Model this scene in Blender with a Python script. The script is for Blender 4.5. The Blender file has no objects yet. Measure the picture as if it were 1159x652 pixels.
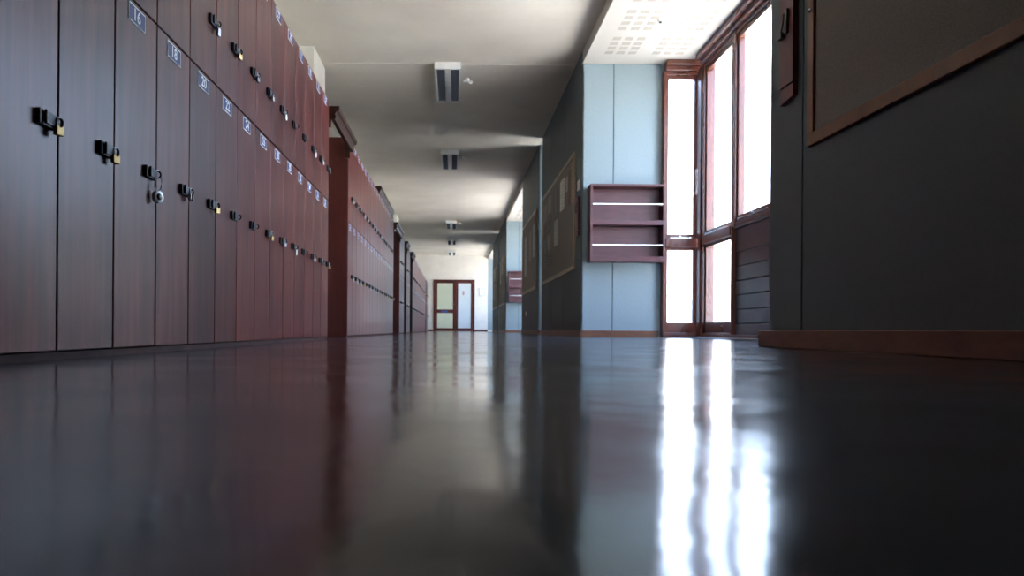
import bpy, bmesh, math, random
from mathutils import Vector, Matrix
random.seed(7)
S = 0.85            # metres per layout unit (the locker face is one unit left of the lens axis)
H = 0.084           # camera height in layout units
C = bpy.context.scene.collection
PI = math.pi

# ------------------------------------------------------------------ materials
def new_mat(name):
    m = bpy.data.materials.new(name); m.use_nodes = True
    nt = m.node_tree; b = nt.nodes['Principled BSDF']
    return m, nt, b
def coords(nt, scale=(1,1,1), rand=False, kind='Object'):
    tc = nt.nodes.new('ShaderNodeTexCoord'); mp = nt.nodes.new('ShaderNodeMapping')
    mp.inputs['Scale'].default_value = scale
    nt.links.new(tc.outputs[kind], mp.inputs['Vector'])
    if rand:
        oi = nt.nodes.new('ShaderNodeObjectInfo'); mu = nt.nodes.new('ShaderNodeMath'); mu.operation = 'MULTIPLY'
        mu.inputs[1].default_value = 37.0
        nt.links.new(oi.outputs['Random'], mu.inputs[0])
        cb = nt.nodes.new('ShaderNodeCombineXYZ')
        for i in range(3): nt.links.new(mu.outputs[0], cb.inputs[i])
        nt.links.new(cb.outputs[0], mp.inputs['Location'])
    return mp.outputs[0]
def noise(nt, vec, scale, detail=4, rough=.5):
    n = nt.nodes.new('ShaderNodeTexNoise'); n.inputs['Scale'].default_value = scale
    n.inputs['Detail'].default_value = detail; n.inputs['Roughness'].default_value = rough
    nt.links.new(vec, n.inputs['Vector']); return n.outputs['Fac']
def ramp(nt, fac, stops):
    r = nt.nodes.new('ShaderNodeValToRGB'); e = r.color_ramp.elements
    e[0].position, e[0].color = stops[0][0], (*stops[0][1], 1)
    e[1].position, e[1].color = stops[-1][0], (*stops[-1][1], 1)
    for p, c in stops[1:-1]:
        x = e.new(p); x.color = (*c, 1)
    nt.links.new(fac, r.inputs[0]); return r.outputs[0]
def bump(nt, b, fac, strength, dist=.01):
    n = nt.nodes.new('ShaderNodeBump'); n.inputs['Strength'].default_value = strength
    n.inputs['Distance'].default_value = dist
    nt.links.new(fac, n.inputs['Height']); nt.links.new(n.outputs[0], b.inputs['Normal'])
def plain(name, col, rough=.5, metal=0, var=.12, scale=8, bstr=0):
    m, nt, b = new_mat(name)
    v = coords(nt); f = noise(nt, v, scale)
    c = ramp(nt, f, [(.3, tuple(x*(1-var) for x in col)), (.7, tuple(min(1, x*(1+var)) for x in col))])
    nt.links.new(c, b.inputs['Base Color'])
    b.inputs['Roughness'].default_value = rough; b.inputs['Metallic'].default_value = metal
    if bstr: bump(nt, b, f, bstr, .004)
    return m
def wood(name, dark, light, rough=.35, grain=(22,22,1.2), coat=0, randtint=0.0, spec=.5, bs=.05):
    m, nt, b = new_mat(name)
    v = coords(nt, grain, rand=True)
    f = noise(nt, v, 3.0, 6, .6)
    v2 = coords(nt, (3,3,1.0), rand=True); f2 = noise(nt, v2, 2.0, 3)
    mx = nt.nodes.new('ShaderNodeMath'); mx.operation = 'MULTIPLY_ADD'
    mx.inputs[1].default_value = .6; nt.links.new(f, mx.inputs[0])
    m2 = nt.nodes.new('ShaderNodeMath'); m2.operation = 'MULTIPLY'; m2.inputs[1].default_value = .4
    nt.links.new(f2, m2.inputs[0]); nt.links.new(m2.outputs[0], mx.inputs[2])
    c = ramp(nt, mx.outputs[0], [(.3, dark), (.68, light)])
    if randtint:
        oi = nt.nodes.new('ShaderNodeObjectInfo')
        mr = nt.nodes.new('ShaderNodeMapRange'); mr.inputs[3].default_value = 1-randtint; mr.inputs[4].default_value = 1+randtint
        nt.links.new(oi.outputs['Random'], mr.inputs[0])
        hs = nt.nodes.new('ShaderNodeHueSaturation'); nt.links.new(c, hs.inputs['Color'])
        nt.links.new(mr.outputs[0], hs.inputs['Value']); c = hs.outputs[0]
    nt.links.new(c, b.inputs['Base Color'])
    r = nt.nodes.new('ShaderNodeMapRange'); r.inputs[3].default_value = rough*.85; r.inputs[4].default_value = rough*1.2
    nt.links.new(f2, r.inputs[0]); nt.links.new(r.outputs[0], b.inputs['Roughness'])
    b.inputs['Specular IOR Level'].default_value = spec
    if coat: b.inputs['Coat Weight'].default_value = coat; b.inputs['Coat Roughness'].default_value = .15
    bump(nt, b, f, bs, .002)
    return m

M = {}
M['locker'] = wood('locker_wood', (.040,.008,.007), (.185,.040,.028), .30, (9,9,.7), randtint=.2, spec=.22)
M['locker_red'] = wood('red_stained_wood', (.075,.012,.008), (.12,.022,.013), .4)
M['carcass'] = plain('dark_carcass', (.012,.009,.009), .7)
M['plinth'] = wood('plinth_wood', (.03,.010,.008), (.10,.045,.035), .6, (4,4,20), spec=.12)
M['frame_wood'] = wood('window_wood', (.085,.022,.013), (.17,.050,.028), .28, (14,14,2), coat=.3)
M['rack_wood'] = wood('rack_wood', (.07,.020,.024), (.125,.038,.040), .4, (2,18,18))
M['board_frame'] = wood('oak_frame', (.16,.056,.016), (.30,.115,.036), .45, (3,3,3))
M['board_frame_pale'] = wood('pale_frame', (.26,.19,.12), (.42,.33,.23), .45, (3,3,3))
M['skirt'] = wood('skirting_wood', (.11,.036,.014), (.20,.078,.032), .45, (3,3,12))
M['panelling'] = wood('panel_wood', (.035,.018,.014), (.085,.045,.034), .3, (3,3,18), coat=.15)
M['redboard'] = plain('red_board', (.13,.016,.02), .42)
M['black'] = plain('black_hasp', (.010,.011,.011), .5, 0)
M['header'] = wood('dark_header_wood', (.035,.016,.009), (.075,.034,.018), .4, (3,3,12), spec=.3)
M['lock_steel'] = plain('lock_steel', (.60,.60,.58), .35, .35)
M['steel'] = plain('steel', (.62,.62,.60), .22, 1)
M['brass'] = plain('brass', (.66,.44,.13), .4, .35)
M['darkmetal'] = plain('dark_lock', (.10,.095,.09), .35, .8)
M['white_paint'] = plain('white_enamel', (.78,.78,.74), .4)
M['plate_blue'] = plain('plate_blue', (.014,.024,.15), .6)
M['plate_white'] = plain('plate_white', (.93,.94,.96), .6)
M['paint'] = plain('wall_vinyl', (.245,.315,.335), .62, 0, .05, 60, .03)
M['paint_shaded'] = plain('wall_vinyl_shaded', (.086,.106,.110), .62, 0, .05, 60, .03)  # darker copy of the wall vinyl, corridor shade put into its colour
M['groove'] = plain('groove_dark', (.04,.05,.055), .8)
M['endwall'] = plain('cream_wall', (.80,.76,.68), .6, 0, .04, 3)
M['leftwall'] = plain('left_wall', (.72,.70,.62), .6, 0, .04, 3)
M['leftwall_low_bounce'] = plain('left_wall_low_bounce', (.42,.40,.35), .7, 0, .04, 3)  # unseen wall toned down so it bounces less light
M['soffit'] = plain('soffit_white', (.545,.515,.455), .6, 0, .02, 3)
M['perf'] = plain('perforated', (.33,.295,.235), .8, 0, .05, 60)
M['louvre'] = plain('louvre', (.20,.225,.27), .2, .6)
M['tube'] = plain('tube_glass', (.8,.8,.8), .2)
M['render'] = plain('outdoor_render', (.80,.77,.72), .9, 0, .05, 2)
M['roof'] = plain('roof_tiles', (.55,.50,.46), .9, 0, .15, 6)
M['ground'] = plain('outdoor_paving', (.62,.59,.54), .9, 0, .1, 2)
M['mat'] = plain('speckled_strip', (.22,.22,.22), .7, 0, .6, 220, .5)
M['doorpane_l'] = plain('lit_pane_left', (.66,.70,.52), .35, 0, .03, 2)  # opaque pane, greenish light from beyond put into its colour
M['doorpane_r'] = plain('lit_pane_right', (.66,.74,.76), .25, 0, .05, 2)  # opaque too, bluish light behind the glass painted as its colour
M['dooblue'] = plain('door_blue', (.05,.12,.35), .4)
M['pink'] = plain('faded_pink', (.6,.25,.27), .6)
M['paper_w'] = plain('paper_white', (.85,.83,.74), .7, 0, .1, 30)
M['paper_t'] = plain('paper_tan', (.38,.30,.23), .7, 0, .3, 25)
M['paper_d'] = plain('paper_dark', (.09,.085,.08), .6, 0, .5, 18)
M['paper_g'] = plain('paper_grey', (.50,.51,.48), .7, 0, .3, 30)
M['paper_b'] = plain('paper_brown', (.20,.12,.09), .7, 0, .3, 22)

# ceiling plaster: cream with faint roller mottling
m, nt, b = new_mat('ceiling_plaster'); M['ceiling'] = m
v = coords(nt); f = noise(nt, v, .9, 4)
nt.links.new(ramp(nt, f, [(.3, (.68,.62,.52)), (.7, (.82,.76,.65))]), b.inputs['Base Color'])
b.inputs['Roughness'].default_value = .75
bump(nt, b, noise(nt, v, 5, 5), .25, .02)
# fabric
m, nt, b = new_mat('noticeboard_felt'); M['felt'] = m
v = coords(nt); f = noise(nt, v, 260, 3, .8)
nt.links.new(ramp(nt, f, [(.3, (.17,.150,.125)), (.7, (.30,.27,.235))]), b.inputs['Base Color'])
b.inputs['Roughness'].default_value = .9; bump(nt, b, f, .3, .003)
# polished floor
m, nt, b = new_mat('polished_floor'); M['floor'] = m
v = coords(nt)
f1 = noise(nt, v, 3.5, 8, .62); f2 = noise(nt, v, 90, 2)
nt.links.new(ramp(nt, f1, [(.3, (.024,.027,.036)), (.7, (.046,.050,.062))]), b.inputs['Base Color'])
mr = nt.nodes.new('ShaderNodeMapRange'); mr.inputs[1].default_value = .3; mr.inputs[2].default_value = .7; mr.inputs[3].default_value = .08; mr.inputs[4].default_value = .21
nt.links.new(f1, mr.inputs[0]); nt.links.new(mr.outputs[0], b.inputs['Roughness'])
b.inputs['Specular IOR Level'].default_value = .5; b.inputs['IOR'].default_value = 1.52
bump(nt, b, noise(nt, v, 2.6, 5, .55), .22, .02)
# window glass: clear pane with a fresnel reflection
m, nt, b = new_mat('window_glass'); M['glass'] = m
nt.nodes.remove(b)
tr = nt.nodes.new('ShaderNodeBsdfTransparent'); gl = nt.nodes.new('ShaderNodeBsdfGlossy'); gl.inputs['Roughness'].default_value = .02
fr = nt.nodes.new('ShaderNodeFresnel'); 
ge = nt.nodes.new('ShaderNodeNewGeometry'); ma = nt.nodes.new('ShaderNodeMath'); ma.operation = 'MULTIPLY_ADD'
ma.inputs[1].default_value = -2; ma.inputs[2].default_value = 1; nt.links.new(ge.outputs['Backfacing'], ma.inputs[0])
pw = nt.nodes.new('ShaderNodeMath'); pw.operation = 'POWER'; pw.inputs[0].default_value = 1.45
nt.links.new(ma.outputs[0], pw.inputs[1]); nt.links.new(pw.outputs[0], fr.inputs['IOR'])
mx = nt.nodes.new('ShaderNodeMixShader')
v = coords(nt); f = noise(nt, v, 1.5, 2); nt.links.new(ramp(nt, f, [(0, (.93,.96,.95)), (1, (.97,.98,.98))]), tr.inputs[0])
nt.links.new(fr.outputs[0], mx.inputs[0]); nt.links.new(tr.outputs[0], mx.inputs[1]); nt.links.new(gl.outputs[0], mx.inputs[2])
nt.links.new(mx.outputs[0], nt.nodes['Material Output'].inputs['Surface'])

# ------------------------------------------------------------------ mesh helpers
WL = {}
def wl(o): return WL.get(o, Vector((0,0,0)))
class MB:
    """collects shapes (layout units) and links them as one mesh object"""
    def __init__(s): s.bm = bmesh.new()
    def _tag(s, n0, mi):
        s.bm.faces.ensure_lookup_table()
        for f in s.bm.faces[n0:]: f.material_index = mi
    def box(s, x0, x1, y0, y1, z0, z1, mi=0):
        n0 = len(s.bm.faces)
        x0,x1 = min(x0,x1),max(x0,x1); y0,y1 = min(y0,y1),max(y0,y1); z0,z1 = min(z0,z1),max(z0,z1)
        v = [s.bm.verts.new((x,y,z)) for x in (x0,x1) for y in (y0,y1) for z in (z0,z1)]
        for q in ((0,1,3,2),(4,6,7,5),(0,4,5,1),(2,3,7,6),(0,2,6,4),(1,5,7,3)):
            s.bm.faces.new([v[i] for i in q])
        s._tag(n0, mi); return s
    def poly(s, pts, axis, a0, a1, mi=0):
        """prism: 2-D outline pts extruded along axis from a0 to a1"""
        n0 = len(s.bm.faces)
        def P(p, a):
            return {'x': (a,p[0],p[1]), 'y': (p[0],a,p[1]), 'z': (p[0],p[1],a)}[axis]
        A = [s.bm.verts.new(P(p,a0)) for p in pts]; B = [s.bm.verts.new(P(p,a1)) for p in pts]
        s.bm.faces.new(A); s.bm.faces.new(B[::-1])
        n = len(pts)
        for i in range(n): s.bm.faces.new((A[i], B[i], B[(i+1)%n], A[(i+1)%n]))
        bmesh.ops.recalc_face_normals(s.bm, faces=s.bm.faces[n0:] if False else list(s.bm.faces)[n0:])
        s._tag(n0, mi); return s
    def tube(s, pts, r, seg=8, mi=0, closed=False):
        n0 = len(s.bm.faces); rings = []; n = len(pts); pts = [Vector(p) for p in pts]
        ref = None
        for i, p in enumerate(pts):
            if closed: d = pts[(i+1)%n]-pts[i-1]
            else: d = pts[min(i+1,n-1)]-pts[max(i-1,0)]
            d.normalize()
            if ref is None: ref = Vector((0,0,1)) if abs(d.z) < .9 else Vector((1,0,0))
            u = d.cross(ref).normalized(); w = d.cross(u).normalized(); ref = -w if False else ref
            if u.length < .1: u = Vector((1,0,0))
            rings.append([s.bm.verts.new(p + (u*math.cos(t)+w*math.sin(t))*r) for t in [2*PI*k/seg for k in range(seg)]])
        m_ = n if closed else n-1
        for i in range(m_):
            a, b2 = rings[i], rings[(i+1)%n]
            for k in range(seg):
                s.bm.faces.new((a[k], a[(k+1)%seg], b2[(k+1)%seg], b2[k]))
        if not closed:
            s.bm.faces.new(rings[0][::-1]); s.bm.faces.new(rings[-1])
        s._tag(n0, mi)
        for f in list(s.bm.faces)[n0:]: f.smooth = True
        return s
    def cyl(s, c, axis, r, l, seg=20, mi=0):
        d = {'x':Vector((1,0,0)),'y':Vector((0,1,0)),'z':Vector((0,0,1))}[axis]
        c = Vector(c); n0 = len(s.bm.faces)
        s.tube([c-d*l/2, c+d*l/2], r, seg, mi); return s
    def build(s, name, mats, parent=None, bevel=0, local=False, seg=2, normals=True):
        base = Vector((0,0,0)) if (local or parent is None) else wl(parent)
        vs = [v.co for v in s.bm.verts]
        lo = Vector([min(v[i] for v in vs) for i in range(3)]); hi = Vector([max(v[i] for v in vs) for i in range(3)])
        o = Vector(((lo.x+hi.x)/2, (lo.y+hi.y)/2, lo.z))
        for v in s.bm.verts: v.co = (v.co-o)*S
        if normals: bmesh.ops.recalc_face_normals(s.bm, faces=s.bm.faces)
        me = bpy.data.meshes.new(name); s.bm.to_mesh(me); s.bm.free()
        if not isinstance(mats, (list,tuple)): mats = [mats]
        for m_ in mats: me.materials.append(M[m_] if isinstance(m_, str) else m_)
        ob = bpy.data.objects.new(name, me); C.objects.link(ob)
        ob.location = (o-base)*S; WL[ob] = o
        if parent is not None: ob.parent = parent
        if bevel:
            bv = ob.modifiers.new('bevel','BEVEL'); bv.width = bevel*S; bv.segments = seg; bv.limit_method = 'ANGLE'
            bv.harden_normals = False
        return ob
def B(*a, mi=0): return MB().box(*a, mi=mi)
def tag(o, label=None, cat=None, group=None, kind=None):
    if label: o['label'] = label
    if cat: o['category'] = cat
    if group: o['group'] = group
    if kind: o['kind'] = kind
    return o
def empty(name, loc, label=None, cat=None, group=None, kind=None, rz=0):
    o = bpy.data.objects.new(name, None); C.objects.link(o); o.empty_display_size = .1
    o.location = Vector(loc)*S; o.rotation_euler.z = rz; WL[o] = Vector(loc)
    return tag(o, label, cat, group, kind)
def copy_tree(o, loc=None, rz=None):
    c = o.copy(); C.objects.link(c)
    if loc is not None: c.location = Vector(loc)*S; WL[c] = Vector(loc)
    if rz is not None: c.rotation_euler.z = rz
    for ch in list(o.children):
        d = ch.copy(); C.objects.link(d); d.parent = c
        for g in list(ch.children):
            e = g.copy(); C.objects.link(e); e.parent = d
    return c
def struct(name, mb, mats, **k):
    return tag(mb.build(name, mats, **k), kind='structure')

ZC = 3.94 + H; ZS = 3.757 + H       # corridor ceiling, bay soffit
XR = 1.79; XB = 2.92; XW = 3.42     # right wall face, its outer face, bay window plane
YE = 38.3; YB = -1.3

# ------------------------------------------------------------------ shell
struct('floor', B(-2.6, XB+.01, YB-.2, YE+.3, -.3, 0).box(XB+.01, 3.62, 4.07, 10.24, -.3, 0).box(XB+.01, 3.62, 19.06, 25.04, -.3, 0).box(XB+.01, 3.62, 33.46, YE+.3, -.3, 0), 'floor')
struct('ceiling', B(-2.6, XR, YB-.2, YE+.3, ZC, ZC+.3), 'ceiling')
struct('trim_1', MB().poly([(10.72,ZC),(10.74,ZC-.007),(10.77,ZC-.007),(10.79,ZC)], 'x', -2.4, XR), 'ceiling')
struct('wall_left', B(-2.6, -2.4, YB-.2, YE+.3, -.1, ZC), 'leftwall_low_bounce')
struct('wall_left_lower', B(-2.4, -1.66, YB, 28.4, 0, 1.78+H), 'leftwall')
for y in (10.1, 24.9):
    struct('wall_left_pier', B(-2.4, -1.98, max(y, YB), y+.9, 1.78+H, ZC), 'leftwall')
struct('wall_back_absorber', B(-2.4, XR, YB-.2, YB, 0, ZC), 'locker_red')  # unseen, set dark and close behind the camera to absorb light
struct('wall_end', B(-2.4, 3.6, YE, YE+.3, 0, ZC), 'endwall')
struct('baseboard_end', B(-2.4, -1.09, YE-.02, YE, 0, .1).box(1.11, XR, YE-.02, YE, 0, .1), 'locker_red')
struct('wall_end_plaster', B(XR, 3.6, YE-.01, YE, .1, ZS), 'paint')

def grooved_wall(name, y0, y1, grooves, x0=XR, x1=XB):
    """block of wall standing between bays, clad in grey vinyl panels with open joints"""
    mb = MB(); g = .006; ys = [y0] + sorted(grooves) + [y1]
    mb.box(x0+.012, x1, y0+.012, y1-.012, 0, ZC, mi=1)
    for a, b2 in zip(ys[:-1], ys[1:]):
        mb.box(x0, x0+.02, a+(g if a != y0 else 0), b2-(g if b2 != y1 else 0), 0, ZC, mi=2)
    return mb
def end_cladding(mb, yface, d, xs, x0=XR, x1=XB):
    """the same panels on an end of the block; d=+1 the face looks towards -y"""
    g = .006; xs = [x0+.004] + xs + [x1]
    for a, b2 in zip(xs[:-1], xs[1:]):
        mb.box(a+(g if a > x0+.01 else 0), b2-(g if b2 != x1 else 0), yface, yface+.02*d, 0, ZC)
    return mb
blocks = [('wall_right_near', YB, 4.105, [3.73, .97, -.41], None),
          ('wall_right_middle', 10.2, 14.83, [11.9, 13.4], 10.2),
          ('wall_right_past_gap', 15.37, 19.1, [16.9], 15.37),
          ('wall_right_far', 25.0, 28.9, [26.8], 25.0),
          ('wall_right_last', 29.4, 33.5, [31.3], 29.4)]
for nm, a, b2, gr, ef in blocks:
    mb = grooved_wall(nm, a, b2, gr)
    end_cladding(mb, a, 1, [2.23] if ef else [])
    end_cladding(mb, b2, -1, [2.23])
    struct(nm, mb, ['paint', 'groove', 'paint_shaded'])
for y0, y1 in ((YB, 4.105),):
    struct('baseboard_right_near', B(XR-.045, XR, y0, y1+.045, 0, .095).box(XR, XB, y1, y1+.045, 0, .095), 'skirt', bevel=.004)
for nm, a, b2 in (('middle',10.2,14.83),('past_gap',15.37,19.1),('far',25.0,28.9),('last',29.4,33.5)):
    struct('baseboard_right_'+nm, B(XR-.02, XR, a-.03, b2, 0, .09).box(XR, XB-.05, a-.035, a, 0, .09), 'skirt', bevel=.003)

# bays: lowered perforated soffit
def soffit(n, y0, y1):
    o = empty('ceiling_bay', ((XR+XW)/2, (y0+y1)/2, ZS), kind='structure')
    B(XR, XW+.2, y0, y1, ZS, ZC+.3).build('soffit_panel', 'soffit', o)
    B(XR-.012, XR, y0-.01, y1+.01, ZS-.012, ZS+.02).build('soffit_edge', 'soffit', o)
    mb = MB(); gy = y1 - .47
    while gy > y0+.3:
        for gx in (2.017, 2.657):
            for i in range(3):
                for k in range(4):
                    yy = gy - k*.157; xx = gx + i*.157
                    for q in range(4):     # each patch is four rows of slots
                        for r_ in range(5):
                            mb.box(xx+r_*.0215, xx+r_*.0215+.0155, yy+q*.026, yy+q*.026+.016, ZS-.0015, ZS+.001)
        gy -= .785
    tag(mb.build('perforation', 'perf', o), kind='stuff')
    return o
soffit(1, 4.105, 10.2); soffit(2, 19.1, 25.0); soffit(3, 33.5, YE)
for y0, y1 in ((14.83, 15.37), (28.9, 29.4)):
    struct('ceiling_gap', B(XR, XB+.2, y0, y1, ZC, ZC+.3), 'soffit')

# ------------------------------------------------------------------ windows
wn = [0]
def window(kind, T, u0, u1, sashes, stay=True, handle=False, post0=.035, post1=.035):
    """T maps (u along, w out of the room, z) to the layout; sashes = [(z0, z1, opening)]"""
    wn[0] += 1
    c = T((u0+u1)/2, .05, 0)
    o = empty('window_%d' % wn[0], (c[0], c[1], min(s_[0] for s_ in sashes)), kind='structure')
    def bx(mb, a0, a1, w0, w1, z0, z1, mi=0):
        p, q = T(a0, w0, z0), T(a1, w1, z1)
        return mb.box(p[0], q[0], p[1], q[1], p[2], q[2], mi)
    zb, zt = min(s_[0] for s_ in sashes), max(s_[1] for s_ in sashes)
    mb = MB()
    bx(mb, u0, u0+post0, -.06, .06, zb, zt); bx(mb, u1-post1, u1, -.06, .06, zb, zt)
    bx(mb, u0+post0, u1-post1, -.05, .06, zb, zb+.05)
    bx(mb, u0+post0, u1-post1, -.05, .06, zt-.05, zt)
    for s0, s1 in zip(sashes[:-1], sashes[1:]):
        bx(mb, u0+post0, u1-post1, -.07, .06, s0[1]-.060, s1[0]+.060)
    mb.build('window_frame', 'frame_wood', o, bevel=.008)
    for z0, z1, op in sashes:
        a0, a1 = u0+post0+.004, u1-post1-.004; b0, b1 = z0+.050, z1-.052
        t = .036
        sb = MB()
        bt = .14 if z0 < .1 else t+.015
        bx(sb, a0, a0+t, -.03, .05, b0, b1); bx(sb, a1-t, a1, -.03, .05, b0, b1)
        bt = .075 if z0 > 1 else bt
        bx(sb, a0+t, a1-t, -.03, .05, b0, b0+bt); bx(sb, a0+t, a1-t, -.03, .05, b1-.05, b1)
        s_ = sb.build('sash', 'frame_wood', o, bevel=.006)
        bx(MB(), a0+t-.005, a1-t+.005, .008, .016, b0+bt-.005, b1-.045).build('pane', 'glass', s_)
        if op and stay:
            hb = MB(); m_ = (a0+a1)/2
            bx(hb, a0+.06, a1-.08, -.062, -.048, b0+.012, b0+.026)
            bx(hb, m_-.03, m_-.01, -.075, -.03, b0+.002, b0+.045)
            bx(hb, a1-.12, a1-.09, -.07, -.03, b0+.006, b0+.034)
            hb.build('window_stay', 'steel', s_, bevel=.002)
        if op and handle:
            p = T(a1-.02, -.045, 0)
            hb = MB(); zz = b0+.62
            bx(hb, a1-.03, a1-.012, -.085, -.068, zz, zz+.36)
            bx(hb, a1-.03, a1-.012, -.07, -.03, zz+.02, zz+.05); bx(hb, a1-.03, a1-.012, -.07, -.03, zz+.3, zz+.33)
            bx(hb, a1-.022, a1+.01, -.08, -.06, zz+.03, zz+.07)
            hb.build('window_handle', 'steel', s_, bevel=.003)
    return o
def head_trim(name, T, u0, u1):
    mb = MB()
    def bx(a0, a1, w0, w1, z0, z1):
        p, q = T(a0, w0, z0), T(a1, w1, z1); mb.box(p[0], q[0], p[1], q[1], p[2], q[2])
    bx(u0, u1, -.16, .10, ZS-.07, ZS); bx(u0, u1, -.10, .10, ZS-.13, ZS-.065)
    return struct(name, mb, 'frame_wood', bevel=.008)
ZH = ZS - .13
SILL = 1.27 + H
tn = [1]
def bay(y0, y1, full=True):
    far = lambda u, w, z: (u, y1-.05+w, z)
    near = lambda u, w, z: (u, y0+.05-w, z)
    side = lambda u, w, z: (XW+w, u, z)
    ZT = 1.235 + H
    two = [(.02, ZT, False), (ZT, ZH, True)]
    def nt_(): tn[0] += 1; return 'trim_%d' % tn[0]
    if full:
        window('far', far, XB-.015, XW+.0, two, handle=True); head_trim(nt_(), far, XB-.0, XW+.1)
        struct(nt_(), B(XB-.01, XW+.1, y1-.15, y1+.02, 0, .05), 'frame_wood', bevel=.004)
    window('near', near, XB-.015, XW+.0, two); head_trim(nt_(), near, XB, XW+.1)  # unseen window, added to throw more daylight on the bay's far wall
    struct(nt_(), B(XB-.01, XW+.1, y0-.02, y0+.15, 0, .05), 'frame_wood', bevel=.004)
    a = y1-.35 if full else y1
    struct(nt_(), B(XW-.04, XW+.12, a, a+.14, 0, ZH).box(XW-.075, XW+.0, a+.02, a+.08, 0, ZH)
           .box(XW-.06, XW-.02, a+.07, a+.18, 0, ZH), 'frame_wood', bevel=.01)
    struct(nt_(), B(XW-.04, XW+.12, y0+.21, y0+.35, 0, ZH), 'frame_wood', bevel=.01)
    head_trim(nt_(), side, y0+.35, a)
    window('side', side, a-1.08, a, two, post0=.05, post1=.05)
    struct(nt_(), B(XW-.06, XW+.08, y0+.35, a, 0, .05), 'frame_wood', bevel=.004)
    window('side', side, y0+.35, y0+1.35, two)
    lo, hi = y0+1.35, a-1.08
    n = max(1, round((hi-lo)/1.05))
    for i in range(n):
        u0, u1 = lo+(hi-lo)*i/n, lo+(hi-lo)*(i+1)/n
        window('up', side, u0, u1, [(SILL, ZH, True)], post0=.06, post1=.06)
    # boarded apron under the upper windows, with a sill
    ap = empty('wall_apron', (XW, (lo+hi)/2, 0), kind='structure')
    k = 0; z = .0
    bz = [.0, .182, .352, .524, .696, .868, 1.04, SILL-.03]
    for q in range(7):
        B(XW-.02, XW+.02, lo, hi, bz[q]+.004, bz[q+1]-.004).build('plank', 'panelling', ap, bevel=.006)
    B(XW+.0, XW+.10, lo, hi, 0, SILL-.03).build('backing', 'carcass', ap)
    B(XW-.045, XW+.1, lo, hi, SILL-.03, SILL+.002).build('sill', 'panelling', ap, bevel=.006)
    struct(nt_(), B(XW-.35, XW+.0, y0+.3, (a if full else y1), .0, .012), 'mat')
bay(4.105, 10.2); bay(19.1, 25.0); bay(33.5, YE, full=False)
# the narrow full-height lights between wall blocks
for y0, y1 in ((14.83, 15.37), (28.9, 29.4)):
    side = lambda u, w, z: (XB-.06+w, u, z)
    window('slot', side, y0, y1, [(0.02, 1.3, False), (1.3, ZC, False)], stay=False, post0=.012, post1=.012)

# ------------------------------------------------------------------ lockers
Z0 = H-.0605; ZD = 1.0145+H; ZT = 1.80+H; XD = -1.0; W = .3009
def text_faces(txt):
    cu = bpy.data.curves.new('t', 'FONT'); cu.body = txt; cu.size = 1; cu.align_x = 'CENTER'; cu.offset = .02
    cu.resolution_u = 3
    ob = bpy.data.objects.new('t', cu); C.objects.link(ob)
    dg = bpy.context.evaluated_depsgraph_get()
    me = bpy.data.meshes.new_from_object(ob.evaluated_get(dg))
    vs = [tuple(v.co) for v in me.vertices]; fs = [tuple(p.vertices) for p in me.polygons]
    bpy.data.objects.remove(ob); bpy.data.curves.remove(cu); bpy.data.meshes.remove(me)
    return vs, fs
DIG = {}
def number_plate(parent, y, z, n):
    """blue enamel plate with white rim and white digits, faces +x"""
    w, h = .119, .057
    mb = MB(); x = XD
    mb.box(x, x+.0025, y-w/2, y+w/2, z, z+h, mi=1)
    mb.box(x+.002, x+.0033, y-w/2+.0045, y+w/2-.0045, z+.0045, z+h-.0045, mi=0)
    if n is not None:
        t = str(n)
        if t not in DIG: DIG[t] = text_faces(t)
        vs, fs = DIG[t]
        xs = [v[0] for v in vs]; ys = [v[1] for v in vs]
        sc = .039/(max(ys)-min(ys)); cx = (max(xs)+min(xs))/2
        nv = [mb.bm.verts.new((x+.0040, y+(v[0]-cx)*sc*1.08, z+.0105+(v[1]-min(ys))*sc)) for v in vs]
        for f in fs:
            try: mb.bm.faces.new([nv[i] for i in f]).material_index = 1
            except ValueError: pass
    return mb.build('number_plate', ['plate_blue', 'plate_white'], parent, normals=False)
def hasp_mesh():
    """box staple plate with hinged strap and ring"""
    mb = MB()
    mb.box(0, .012, -.082, -.004, 0, .036)
    mb.box(.012, .016, -.066, -.012, .005, .031)
    mb.cyl((.017,-.066,.018), 'z', .0035, .034, 10)
    mb.box(0, .008, -.004, .008, .004, .030)
    pts = [(.018+.010*math.cos(t), -.012, .018+.011*math.sin(t)) for t in [2*PI*k/12 for k in range(12)]]
    mb.tube(pts, .0032, 6, closed=True)
    return mb
hasp_proto = None
ordinal = ['first','second','third','fourth','fifth','sixth','seventh','eighth','ninth','tenth','eleventh','twelfth','thirteenth',
           'fourteenth','fifteenth','sixteenth','seventeenth','eighteenth','nineteenth','twentieth']
door_mesh = {}
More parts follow.
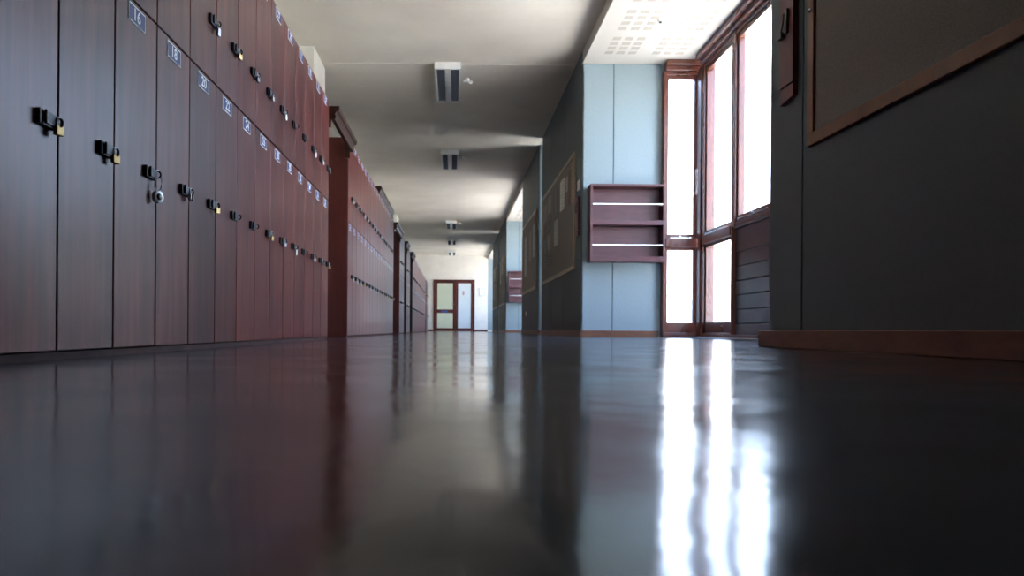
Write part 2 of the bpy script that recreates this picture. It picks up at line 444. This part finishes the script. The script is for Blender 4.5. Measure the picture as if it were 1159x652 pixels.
def bank(y0, n, num0, label, side_visible=True, numbers=True):
    global hasp_proto
    y1 = y0 + n*W
    t = empty('locker_bank', (-1.3, (y0+y1)/2, 0), label, 'lockers', 'banks of two-tier wooden lockers along the left wall')
    B(-1.6, XD-.024, y0+.022, y1-.022, .02, ZT-.02).build('carcass', 'carcass', t)
    for a in (y0, y1-.022):
        B(-1.6, XD-.006, a, a+.022, .0, ZT).build('side_panel', 'locker_red', t, bevel=.003)
    B(-1.6, XD-.006, y0+.022, y1-.022, ZT-.02, ZT).build('top_panel', 'locker_red', t)
    B(-1.6, XD-.012, y0+.022, y1-.022, 0, .02).build('plinth', 'plinth', t)
    for k in range(n):
        a = y0+k*W
        for row, (za, zb) in enumerate(((Z0, ZD-.0035), (ZD+.0035, ZT-.0))):
            key = row
            if key not in door_mesh:
                d = B(XD-.02, XD, a+.0035, a+W-.0035, za, zb).build('door', 'locker', t, bevel=.0022)
                door_mesh[key] = d.data
            else:
                d = bpy.data.objects.new('door', door_mesh[key]); C.objects.link(d); d.parent = t
                o = Vector((XD-.01, a+W/2, za)); WL[d] = o; d.location = (o-wl(t))*S
                bv = d.modifiers.new('bevel','BEVEL'); bv.width = .0022*S; bv.segments = 2; bv.limit_method = 'ANGLE'
            zp = (ZD-.0725) if row == 0 else (ZT-.070)
            number_plate(d, a+.1425, zp, (num0+2*k+1-row) if numbers else None)
            zh = H+.487 if row == 0 else H+1.238
            ye = a+W-.018
            if hasp_proto is None:
                hasp_proto = hasp_mesh().build('hasp', 'black', d, local=True, bevel=.0012)
                hasp_off = WL[hasp_proto].copy(); bank.off = hasp_off
                h_ = hasp_proto
            else:
                h_ = hasp_proto.copy(); C.objects.link(h_); h_.parent = d
            p = Vector((XD, ye, zh)) + bank.off
            h_.location = (p-wl(d))*S
    return t
bankA = bank(1.8245-4*W, 17, 5, 'nearest bank of dark mahogany lockers, large in the foreground, with numbers 14 to 38')
bankB = bank(6.8, 17, 39, 'second bank of lockers from the front, pale sheen, long run beyond the wooden header')
bankC = bank(13.3, 4, 73, 'third bank of lockers from the front, short run between two dark gaps')
bankD = bank(15.25, 4, 81, 'fourth bank of lockers from the front, short and narrow, just before the last long run')
bankE = bank(17.45, 27, 89, 'fifth bank of lockers from the front, the last long run towards the far door')
bankF = bank(26.3, 5, 143, 'sixth bank of lockers, the farthest, small beside the far door')
# headers over the gaps between the banks: moulded beams, the ends butting against the banks
def header(y0, y1, lab):
    prof = [(-.985,1.66),(-.955,1.66),(-.945,1.685),(-.955,1.70),(-.94,1.725),(-.925,1.73),(-.92,1.745),(-.92,1.765),(-.985,1.765)]
    o = empty('door_header', (-1.0, (y0+y1)/2, 1.60+H), lab, 'wooden header', 'moulded headers over the gaps between lockers')
    MB().poly([(a, z+H) for a, z in prof], 'y', y0+.001, y1-.001).build('beam', 'header', o)
    B(-1.03, -.985, y0+.001, y0+.02, 1.60+H, 1.765+H).box(-1.03, -.985, y1-.02, y1-.001, 1.60+H, 1.765+H).build('bracket', 'header', o)
    return o
yA = 1.8245+13*W; yBk = 6.8+17*W; yC = 13.3+4*W; yD = 15.25+4*W
header(yA, 6.8, 'moulded brown wooden header bridging the gap after the nearest lockers')
header(yBk, 13.3, 'brown wooden header over the gap behind the second locker bank')
header(yC, 15.25, 'brown wooden header over the narrow gap behind the third locker bank')
header(yD, 17.45, 'small brown wooden header over the gap behind the fourth locker bank')
for a, b2, lab in ((9.76, 10.88, 'nearer of two dark wooden boards lying on the second locker bank'),
                   (10.90, 11.85, 'farther of two dark wooden boards lying on the second locker bank')):
    z = ZT
    o = MB().poly([(-1.30,z),(-1.0,z),(-1.0,z+.03),(-1.015,z+.04),(-1.0,z+.075),(-.99,z+.09),(-.99,z+.13),(-1.30,z+.13)], 'y', a, b2).build('wooden_board', 'header')
    tag(o, lab, 'board', 'wooden boards on top of the lockers')

# ------------------------------------------------------------------ padlocks
def lock_proto(kind, loc, label, group):
    o = empty('padlock', loc, label, 'padlock', group)
    mat = {'brass':'brass','silver':'lock_steel','dark':'darkmetal'}[kind.split('_')[0]]
    if kind == 'silver_round':
        b_ = MB().cyl((0,0,-.088), 'x', .021, .014, 28).build('body', 'lock_steel', o, local=True, bevel=.002)
        pts = [(0, .015*math.sin(t)*1.15, -.036+.036*math.cos(t)) for t in [2*PI*k/24 for k in range(24)]]
        MB().tube(pts, .0018, 6, closed=True).build('wire_loop', 'lock_steel', o, local=True)
        MB().cyl((.0078,0,-.088), 'x', .011, .002, 20).build('dial', 'darkmetal', o, local=True)
        return o
    w, h, d = (.027,.027,.012) if kind != 'silver_narrow' else (.019,.033,.010)
    s = .020 if kind != 'silver_narrow' else .030
    MB().box(-d/2, d/2, -w/2, w/2, -h-s, -s).build('body', mat, o, local=True, bevel=.0025, seg=3)
    r = w*.31
    pts = [(0,-r,-s-.004),(0,-r,-s+.006)] + [(0, -r*math.cos(t), -s+.010+r*.95*math.sin(t)) for t in [PI*k/8 for k in range(9)]] + [(0,r,-s+.006),(0,r,-s-.004)]
    MB().tube(pts, .0026, 8).build('shackle', 'lock_steel', o, local=True)
    if kind == 'silver_combination':
        mb = MB()
        for q in range(4): mb.cyl((d/2, 0, -s-.006-q*.0065), 'z', .0052, .0045, 12)
        mb.build('dials', 'darkmetal', o, local=True)
    elif kind == 'brass':
        MB().cyl((0,0,-h-s-.0005), 'z', .0045, .002, 12).build('keyway', 'darkmetal', o, local=True)
    return o
protos = {}
def lock(kind, y, zr, label, group, rz=None):
    loc = (XD+.018, y, zr)
    if kind not in protos:
        protos[kind] = o = lock_proto(kind, loc, label, group)
    else:
        o = copy_tree(protos[kind], loc); tag(o, label, 'padlock', group)
    o.rotation_euler.z = rz if rz is not None else random.uniform(-.30, .02)
    return o
desc = {'brass':'brass padlock','silver':'silver steel padlock','silver_combination':'silver combination padlock','silver_round':'round silver lock on a wire loop',
        'silver_narrow':'slim silver padlock','dark':'dark grey padlock'}
ZL, ZU = H+.520, H+1.270
lowA = {-1:'brass',0:'brass',1:'silver_round',2:'silver_combination',3:'brass',6:'brass',7:'silver',8:'silver_narrow',10:'silver',11:'dark',12:'brass'}
upA = {3:'silver_narrow',4:'brass',5:'dark',6:'silver',7:'silver_narrow',10:'silver_narrow',11:'silver',12:'dark'}
for k, kd in lowA.items():
    lock(kd, 1.8245+(k+1)*W-.030, ZL, '%s hanging from the black hasp of lower locker %s' % (desc[kd], (14+2*k) if k >= 0 else 'left of 14 at the edge'),
         'padlocks on the nearest lockers', rz={1:-.35}.get(k))
for k, kd in upA.items():
    lock(kd, 1.8245+(k+1)*W-.030, ZU, '%s hanging on upper locker %d of the nearest bank, above locker %d' % (desc[kd], 13+2*k, 14+2*k), 'padlocks on the nearest lockers')
rl = random.Random(3)
for (nm, y0, n, p) in (('second', 6.8, 17, .85), ('third', 13.3, 4, .7), ('fourth', 15.25, 4, .7), ('fifth', 17.45, 27, .4), ('sixth', 26.3, 5, .5)):
    for row in (0, 1):
        for k in range(n):
            if rl.random() < p:
                kd = rl.choice(['brass','silver','silver_combination','dark','silver_narrow','silver'])
                door = (ordinal[k]+' door') if k < 20 else 'door '+str(k+1)+' along'
                lock(kd, y0+(k+1)*W-.030, ZL if row == 0 else ZU, '%s on the %s of the %s row, %s locker bank' % (desc[kd], door, 'lower' if row == 0 else 'upper', nm),
                     'padlocks on the %s locker bank' % nm)

# ------------------------------------------------------------------ notice boards and what hangs on the right wall
def notice_board(y0, y1, z0, z1, label, fm='board_frame_pale'):
    o = empty('notice_board', (XR, (y0+y1)/2, z0), label, 'notice board', 'framed felt notice boards on the right wall')
    f = .062
    B(XR-.012, XR, y0+f, y1-f, z0+f, z1-f).build('felt_panel', 'felt', o)
    for a in ((y0, y1, z0, z0+f), (y0, y1, z1-f, z1)):
        B(XR-.026, XR, *a).build('frame_rail', fm, o, bevel=.004)
    for a in ((y0, y0+f), (y1-f, y1)):
        B(XR-.026, XR, *a, z0+f, z1-f).build('frame_stile', fm, o, bevel=.004)
    return o
nb1 = notice_board(-.4, 3.64, .93+H, 2.66+H, 'large empty felt notice board in a brown wood frame, nearest, at upper right', 'board_frame')
MB().cyl((XR-.031, 3.60, 1.60+H), 'x', .011, .012, 16).cyl((XR-.031, 3.595, 1.66+H), 'x', .008, .01, 16).build('screw_hook', 'steel', nb1)
notice_board(10.68, 14.55, .91+H, 2.66+H, 'felt notice board with pinned papers, beyond the bright bay, crowded left half')
notice_board(15.75, 18.9, .91+H, 2.64+H, 'felt notice board left of the pale blue wall slot, few papers')
notice_board(25.3, 28.6, .91+H, 2.64+H, 'far notice board with white papers, fourth along the wall')
notice_board(29.7, 33.2, .91+H, 2.64+H, 'farthest notice board, beside the end wall')
DY = lambda px, X=XR: X*820/(px-513.5)
def paper(px0, px1, py0, py1, mat, label, group):
    """sheet pinned flat on a board; position read along the wall in depth (y) and height (z)"""
    ya, yb = DY(px1-.5), DY(px0-.5); ym = (ya+yb)/2; hl = min((yb-ya)/2, .21); ya, yb = ym-hl, ym+hl
    za = H+(373.4-py1)*ym/820; zb = H+(373.4-py0)*ym/820
    mb = B(XR-.0165, XR-.012, ya, yb, za, zb)
    nl = max(2, int((zb-za)/.05))
    for i in range(nl):     # darker printed lines
        zz = zb-(i+.7)*(zb-za)/(nl+.4)
        mb.box(XR-.0170, XR-.016, ya+(yb-ya)*.12, yb-(yb-ya)*(.12+.3*random.random()), zz-.006, zz+.006, mi=1)
    o = mb.build('pinned_paper', [mat, 'paper_d' if mat != 'paper_d' else 'paper_g'])
    tag(o, label, 'paper', group)
G = 'papers pinned on the second notice board'
for a in ((643.5,646,192,232,'paper_b','tall brown strip pinned at the near end of the papered board, left one'),
          (647,649.5,184,228,'paper_t','tall tan strip nearest the near edge of the papered board'),
          (634,639.5,203,237,'paper_w','large white sheet pinned high on the papered board'),
          (626,632.5,212,246,'paper_d','dark poster pinned left of the large white sheet'),
          (628,631.5,249,277,'paper_g','pale printed list hanging below the dark poster'),
          (620.5,624.5,222,240,'paper_t','small tan notice at the top left of the papered board'),
          (616,619.5,232,250,'paper_t','tan notice at the top far corner of the papered board'),
          (620.5,624.5,244,262,'paper_d','dark notice under the small tan one, papered board'),
          (616,619.5,254,270,'paper_b','brown notice halfway up the far edge of the papered board'),
          (620.5,624,266,282,'paper_t','tan notice in the lower row of the papered board'),
          (616,619.5,276,296,'paper_d','dark notice at the lowest far corner of the papered board'),
          (621,624,286,300,'paper_d','small dark notice low down on the papered board'),
          (641,642.7,200,216,'paper_g','narrow grey slip between white sheet and brown strip')):
    paper(*a, G)
G = 'papers pinned on the third notice board'
for a in ((603.5,606,254,290,'paper_g','tall grey print on the board left of the wall slot, near end'),
          (599.5,602,262,296,'paper_t','tan print in the middle of the board left of the wall slot'),
          (594,597,268,312,'paper_g','long grey print at the far end of the board left of the wall slot')):
    paper(*a, G)
G = 'papers pinned on the far notice boards'
for a in ((568.3,569.8,293,310,'paper_w','white sheet on the fourth notice board, near end'),
          (566.5,567.8,296,322,'paper_w','tall white sheet on the fourth notice board, far end'),
          (559.6,560.8,304,318,'paper_w','white sheet on the farthest notice board, upper one'),
          (559.4,560.8,321,340,'paper_g','grey sheet on the farthest notice board, lower one')):
    paper(*a, G)

def red_board(y0, y1, z0, z1, label):
    o = empty('red_wall_board', (XR, (y0+y1)/2, z0), label, 'wall board', 'narrow red boards with latches on the right wall')
    B(XR-.03, XR, y0, y1, z0+.09, z1).build('board', 'redboard', o, bevel=.003)
    MB().poly([(y0, z0+.015),(y1, z0),(y1, z0+.084),(y0, z0+.084)], 'x', XR-.028, XR).build('lower_flap', 'redboard', o, bevel=.003)
    zl = z0+.36; yc = (y0+y1)/2
    mb = B(XR-.042, XR-.03, yc-.028, yc+.006, zl, zl+.13)
    mb.box(XR-.055, XR-.03, yc+.008, yc+.055, zl-.012, zl+.018)
    mb.tube([(XR-.05, yc-.012, zl+.105), (XR-.055, yc-.012, zl+.05), (XR-.05, yc+.03, zl+.005)], .006, 8)
    mb.build('latch', 'darkmetal', o, bevel=.002)
    return o
red_board(3.785, 3.935, 1.225+H, 2.15+H, 'narrow dark red board with a metal latch, beside the large notice board')
red_board(10.34, 10.50, 1.35+H, 1.92+H, 'narrow bright red board at the end of the papered notice board')
tag(B(XR-.006, XR, 10.38, 10.56, 2.03+H, 2.17+H).build('wall_card', 'paper_w'), 'small white card on the wall above the far red board', 'card')
def socket(y, z, label):
    o = tag(B(XR-.012, XR, y-.07, y+.07, z, z+.10).build('wall_socket', 'white_paint', bevel=.003), label, 'socket')
    return o
socket(17.9, .36+H, 'small white wall socket low below the notice board left of the slot')

# ------------------------------------------------------------------ magazine racks on the bay walls
def rack(y, label):
    o = empty('magazine_rack', (2.388, y, .955+H), label, 'magazine rack', 'wall-hung wooden magazine racks')
    w, h, d, t = 1.035, 1.072, .22, .032
    def part(nm, mat, *a, bev=.003, **k):
        mb = MB(); 
        for q in (a if isinstance(a[0], tuple) else (a,)): mb.box(*q)
        return mb.build(nm, mat, o, local=True, bevel=bev)
    part('side_panel', 'rack_wood', -w/2, -w/2+t, -d, 0, 0, h); part('side_panel', 'rack_wood', w/2-t, w/2, -d, 0, 0, h)
    part('top_panel', 'rack_wood', -w/2+t, w/2-t, -d, 0, h-t, h)
    part('back_panel', 'rack_wood', -w/2+t, w/2-t, -.02, 0, t, h-t)
    part('bottom_panel', 'rack_wood', -w/2+t, w/2-t, -d, -.02, 0, t)
    part('shelf', 'rack_wood', -w/2+t, w/2-t, -d+.01, -.02, .51, .535)
    part('front_lip', 'rack_wood', -w/2+t, w/2-t, -d, -d+.02, .51, .575)
    part('front_lip', 'rack_wood', -w/2+t, w/2-t, -d, -d+.02, .0+t, .075)
    for z in (.222, .786):
        MB().box(-w/2+t, w/2-t, -d+.004, -d+.014, z, z+.020).build('metal_bar', 'steel', o, local=True, bevel=.003)
    return o
r1 = rack(10.199, 'dark wooden magazine rack with two metal bars on the pale blue bay wall')
r2 = copy_tree(r1, (2.388, 24.999, .955+H)); tag(r2, 'small distant dark red magazine rack on the far bay wall', 'magazine rack', 'wall-hung wooden magazine racks')

# ------------------------------------------------------------------ ceiling lights (off)
def light(y, label):
    o = empty('ceiling_light', (-.115, y+.77, ZC), label, 'ceiling light', 'twin-louvre fluorescent ceiling lights')
    w, L, h = .39, 1.54, .105
    mb = MB()
    y0, y1 = -L/2, L/2
    mb.box(-w/2, w/2, y0, y0+.03, -h, 0); mb.box(-w/2, w/2, y1-.03, y1, -h, 0)
    mb.box(-w/2, -w/2+.03, y0+.03, y1-.03, -h, 0); mb.box(w/2-.03, w/2, y0+.03, y1-.03, -h, 0)
    mb.box(-.045, .045, y0+.03, y1-.03, -h, -.02); mb.box(-w/2+.03, w/2-.03, y0+.03, y1-.03, -.02, 0)
    mb.build('housing', 'white_paint', o, local=True, bevel=.004)
    for sx in (-1, 1):
        cx = sx*.105
        tb = MB().cyl((cx, 0, -.04), 'y', .016, L-.08, 14).build('tube', 'tube', o, local=True)
        lv = MB()
        lv.box(cx-.058, cx-.054, y0+.03, y1-.03, -h+.002, -.03); lv.box(cx+.054, cx+.058, y0+.03, y1-.03, -h+.002, -.03)
        n = 19
        for i in range(n):
            yy = y0+.05+(L-.1)*i/(n-1)
            lv.poly([(yy-.004,-h+.002),(yy+.004,-h+.002),(yy+.010,-.055),(yy-.010,-.055)], 'x', cx-.054, cx+.054)
        lv.build('louvre', 'louvre', o, local=True)
    MB().cyl((0, y0+.14, -h-.006), 'z', .012, .012, 12).build('screw_cap', 'white_paint', o, local=True)
    return o
LY = [(10.66, 'nearest white fluorescent ceiling light, the largest'), (15.83, 'second fluorescent ceiling light from the front'),
      (26.1, 'third fluorescent ceiling light, small, past the shadow bands'), (31.2, 'fourth fluorescent ceiling light, next to last'), (35.9, 'farthest fluorescent ceiling light, above the end door')]
l0 = None
for y, lb in LY:
    if l0 is None: l0 = light(y, lb)
    else:
        c = copy_tree(l0, (-.115, y+.77, ZC)); tag(c, lb, 'ceiling light', 'twin-louvre fluorescent ceiling lights')
d0 = None
for y, lb in ((11.35, 'small white detector on a short arm right of the nearest ceiling light'), (16.5, 'small white detector right of the second ceiling light'),
              (26.6, 'tiny white detector right of the third ceiling light')):
    if d0 is None:
        d0 = o = empty('ceiling_detector', (.18, y, ZC), lb, 'detector', 'white detectors beside the ceiling lights')
        MB().cyl((0,0,-.012), 'z', .035, .024, 20).build('base', 'white_paint', o, local=True, bevel=.003)
        MB().tube([(-.06,-.0,-.05),(0,0,-.035),(.05,.02,-.045)], .018, 10).build('arm', 'white_paint', o, local=True)
        MB().cyl((.06,.02,-.05), 'x', .028, .05, 16).build('head', 'white_paint', o, local=True, bevel=.004)
    else:
        tag(copy_tree(d0, (.18, y, ZC)), lb, 'detector', 'white detectors beside the ceiling lights')
sd = empty('smoke_detector', (2.47, 8.75, ZS), 'tiny white smoke detector on the perforated bay ceiling', 'smoke detector')
MB().cyl((0,0,-.010), 'z', .035, .02, 20).build('base', 'white_paint', sd, local=True, bevel=.003)
MB().cyl((0,0,-.026), 'z', .02, .014, 20).build('sensor', 'darkmetal', sd, local=True, bevel=.002)

# ------------------------------------------------------------------ end door
k = 38.3/820
dx = lambda px: (px-513.3)*k
dz = lambda py: H+(373.4-py)*k
o = empty('door_1', (0, YE, 0), kind='structure')
yf0, yf1 = YE-.06, YE
fr = MB().box(dx(490.2), dx(492.4), yf0, yf1, 0, dz(316.7)).box(dx(534.6), dx(536.8), yf0, yf1, 0, dz(316.7)).box(dx(492.4), dx(534.6), yf0, yf1, dz(318.9), dz(316.7)).box(dx(514.4), dx(516), yf0, yf1, 0, dz(318.9))
fr.build('door_frame', 'locker_red', o, bevel=.006)
def leaf(px0, px1, rails, panes, mat, handle_px):
    lf = MB().box(dx(px0), dx(px0+2.0), yf0+.015, yf1-.005, .01, dz(319))
    lf.box(dx(px1-2.0), dx(px1), yf0+.015, yf1-.005, .01, dz(319))
    for a, b2 in rails: lf.box(dx(px0+2), dx(px1-2), yf0+.015, yf1-.005, max(.01, dz(b2)), dz(a))
    l_ = lf.build('door_leaf', 'locker_red', o, bevel=.004)
    for a, b2 in panes: B(dx(px0+2), dx(px1-2), yf0+.03, yf0+.036, dz(b2), dz(a)).build('pane', mat, l_)
    return l_
l1 = leaf(492.5, 514.3, [(319,320.8),(350.5,354.5),(371.5,375)], [(320.8,350.5),(354.5,371.5)], 'doorpane_l', 512)
l2 = leaf(516.1, 534.5, [(319,320.8),(371.5,375)], [(320.8,371.5)], 'doorpane_r', 0)
MB().cyl((dx(513), yf0-.02, dz(344)), 'y', .03, .06, 16).box(dx(511.4), dx(513), yf0-.05, yf0-.03, dz(345), dz(343.7)).build('door_handle', 'steel', l1, bevel=.004)
B(dx(499), dx(506.5), yf0+.005, yf0+.015, dz(354), dz(351.7)).build('push_plate', 'dooblue', l1, bevel=.004)
B(dx(523), dx(525), yf0+.026, yf0+.030, dz(334), dz(329.5)).build('sticker', 'pink', l2)
sg = empty('framed_notice', (dx(545), YE-.02, dz(335.2)), 'small framed white notice on the end wall right of the door', 'notice')
B(dx(541.5), dx(548.3), YE-.03, YE-.001, dz(335.2), dz(325.6)).build('frame', 'paper_g', sg, bevel=.004)
B(dx(542.4), dx(547.4), YE-.034, YE-.029, dz(334.2), dz(326.6)).build('sheet', 'plate_white', sg)

# ------------------------------------------------------------------ outdoors, seen white through the bay windows
tag(B(XB+.03, 60, -30, 90, -.6, -.08).build('ground', 'ground'), kind='structure')
nb = empty('neighbouring_building', (17, 20, -.08), 'pale sunlit building with a tiled roof outside the bay windows', 'building')
B(15, 22, -20, 60, -.08, 2.6).build('wall', 'render', nb)
MB().poly([(14.6,2.6),(22.4,2.6),(18.5,4.4)], 'y', -20.4, 60.4).build('roof', 'roof', nb)
for y in (2, 9, 16, 23, 30):
    B(14.97, 15.0, y, y+1.4, .6, 1.9).build('window', 'groove', nb)

# ------------------------------------------------------------------ light
w = bpy.data.worlds.new('World'); bpy.context.scene.world = w; w.use_nodes = True
nt = w.node_tree; bg = nt.nodes['Background']
tc = nt.nodes.new('ShaderNodeTexCoord'); sx = nt.nodes.new('ShaderNodeSeparateXYZ'); nt.links.new(tc.outputs['Generated'], sx.inputs[0])
r = nt.nodes.new('ShaderNodeValToRGB'); e = r.color_ramp.elements
e[0].position = 0; e[0].color = (.74,.85,1.0,1); e[1].position = .9; e[1].color = (.20,.42,1.0,1)
nt.links.new(sx.outputs['Z'], r.inputs[0]); nt.links.new(r.outputs[0], bg.inputs['Color'])
bg.inputs['Strength'].default_value = 1.7
sun = bpy.data.lights.new('sun', 'SUN'); sun.energy = 6.5; sun.angle = math.radians(.6); sun.color = (1.0,.88,.70)
so = bpy.data.objects.new('sun', sun); C.objects.link(so)
so.rotation_euler = Vector((-.25, -.6, 1.35)).to_track_quat('Z','Y').to_euler()
# daylight portals lie in the window openings so the sky is sampled through them
def portal(c, sy, sz, rot):
    l = bpy.data.lights.new('window_portal', 'AREA'); l.shape = 'RECTANGLE'; l.size = sy*S; l.size_y = sz*S; l.cycles.is_portal = True
    p = bpy.data.objects.new('window_portal', l); C.objects.link(p); p.location = Vector(c)*S; p.rotation_euler = rot
for y0, y1 in ((4.105,10.2),(19.1,25.0),(33.5,YE)):
    portal((XW+.15, (y0+y1)/2, ZH/2), y1-y0, ZH, (PI/2, 0, PI/2))
for y0, y1 in ((14.83,15.37),(28.9,29.4)):
    portal((XB+.0, (y0+y1)/2, ZC/2), y1-y0, ZC, (PI/2, 0, PI/2))
for y in (10.1, 24.9):
    portal(((XB+XW)/2, y, ZH/2), XW-XB, ZH, (-PI/2, 0, 0))
for y in (4.2, 19.2, 33.6):
    portal(((XB+XW)/2, y, ZH/2), XW-XB, ZH, (PI/2, 0, 0))

# ------------------------------------------------------------------ camera
cam = bpy.data.cameras.new('camera'); co = bpy.data.objects.new('camera', cam); C.objects.link(co)
co.location = (0, 0, H*S); co.rotation_euler = (PI/2, -.0075, 0)
cam.sensor_width = 36; cam.lens = 820/1159*36
cam.shift_x = (579.5-513.5)/1159; cam.shift_y = (373.3-326)/1159
cam.clip_start = .01; cam.clip_end = 300
cam.dof.use_dof = True; cam.dof.focus_distance = 2.6; cam.dof.aperture_fstop = 5.6
sc = bpy.context.scene
sc.camera = co
sc.view_settings.view_transform = 'Standard'; sc.view_settings.look = 'None'
sc.view_settings.gamma = 1; sc.view_settings.use_curve_mapping = False
sc.view_settings.exposure = 3.35
cy = sc.cycles
cy.use_denoising = True; cy.denoiser = 'OPENIMAGEDENOISE'
cy.max_bounces = 10; cy.diffuse_bounces = 6; cy.glossy_bounces = 6; cy.transparent_max_bounces = 12
cy.sample_clamp_indirect = 6; cy.caustics_reflective = True
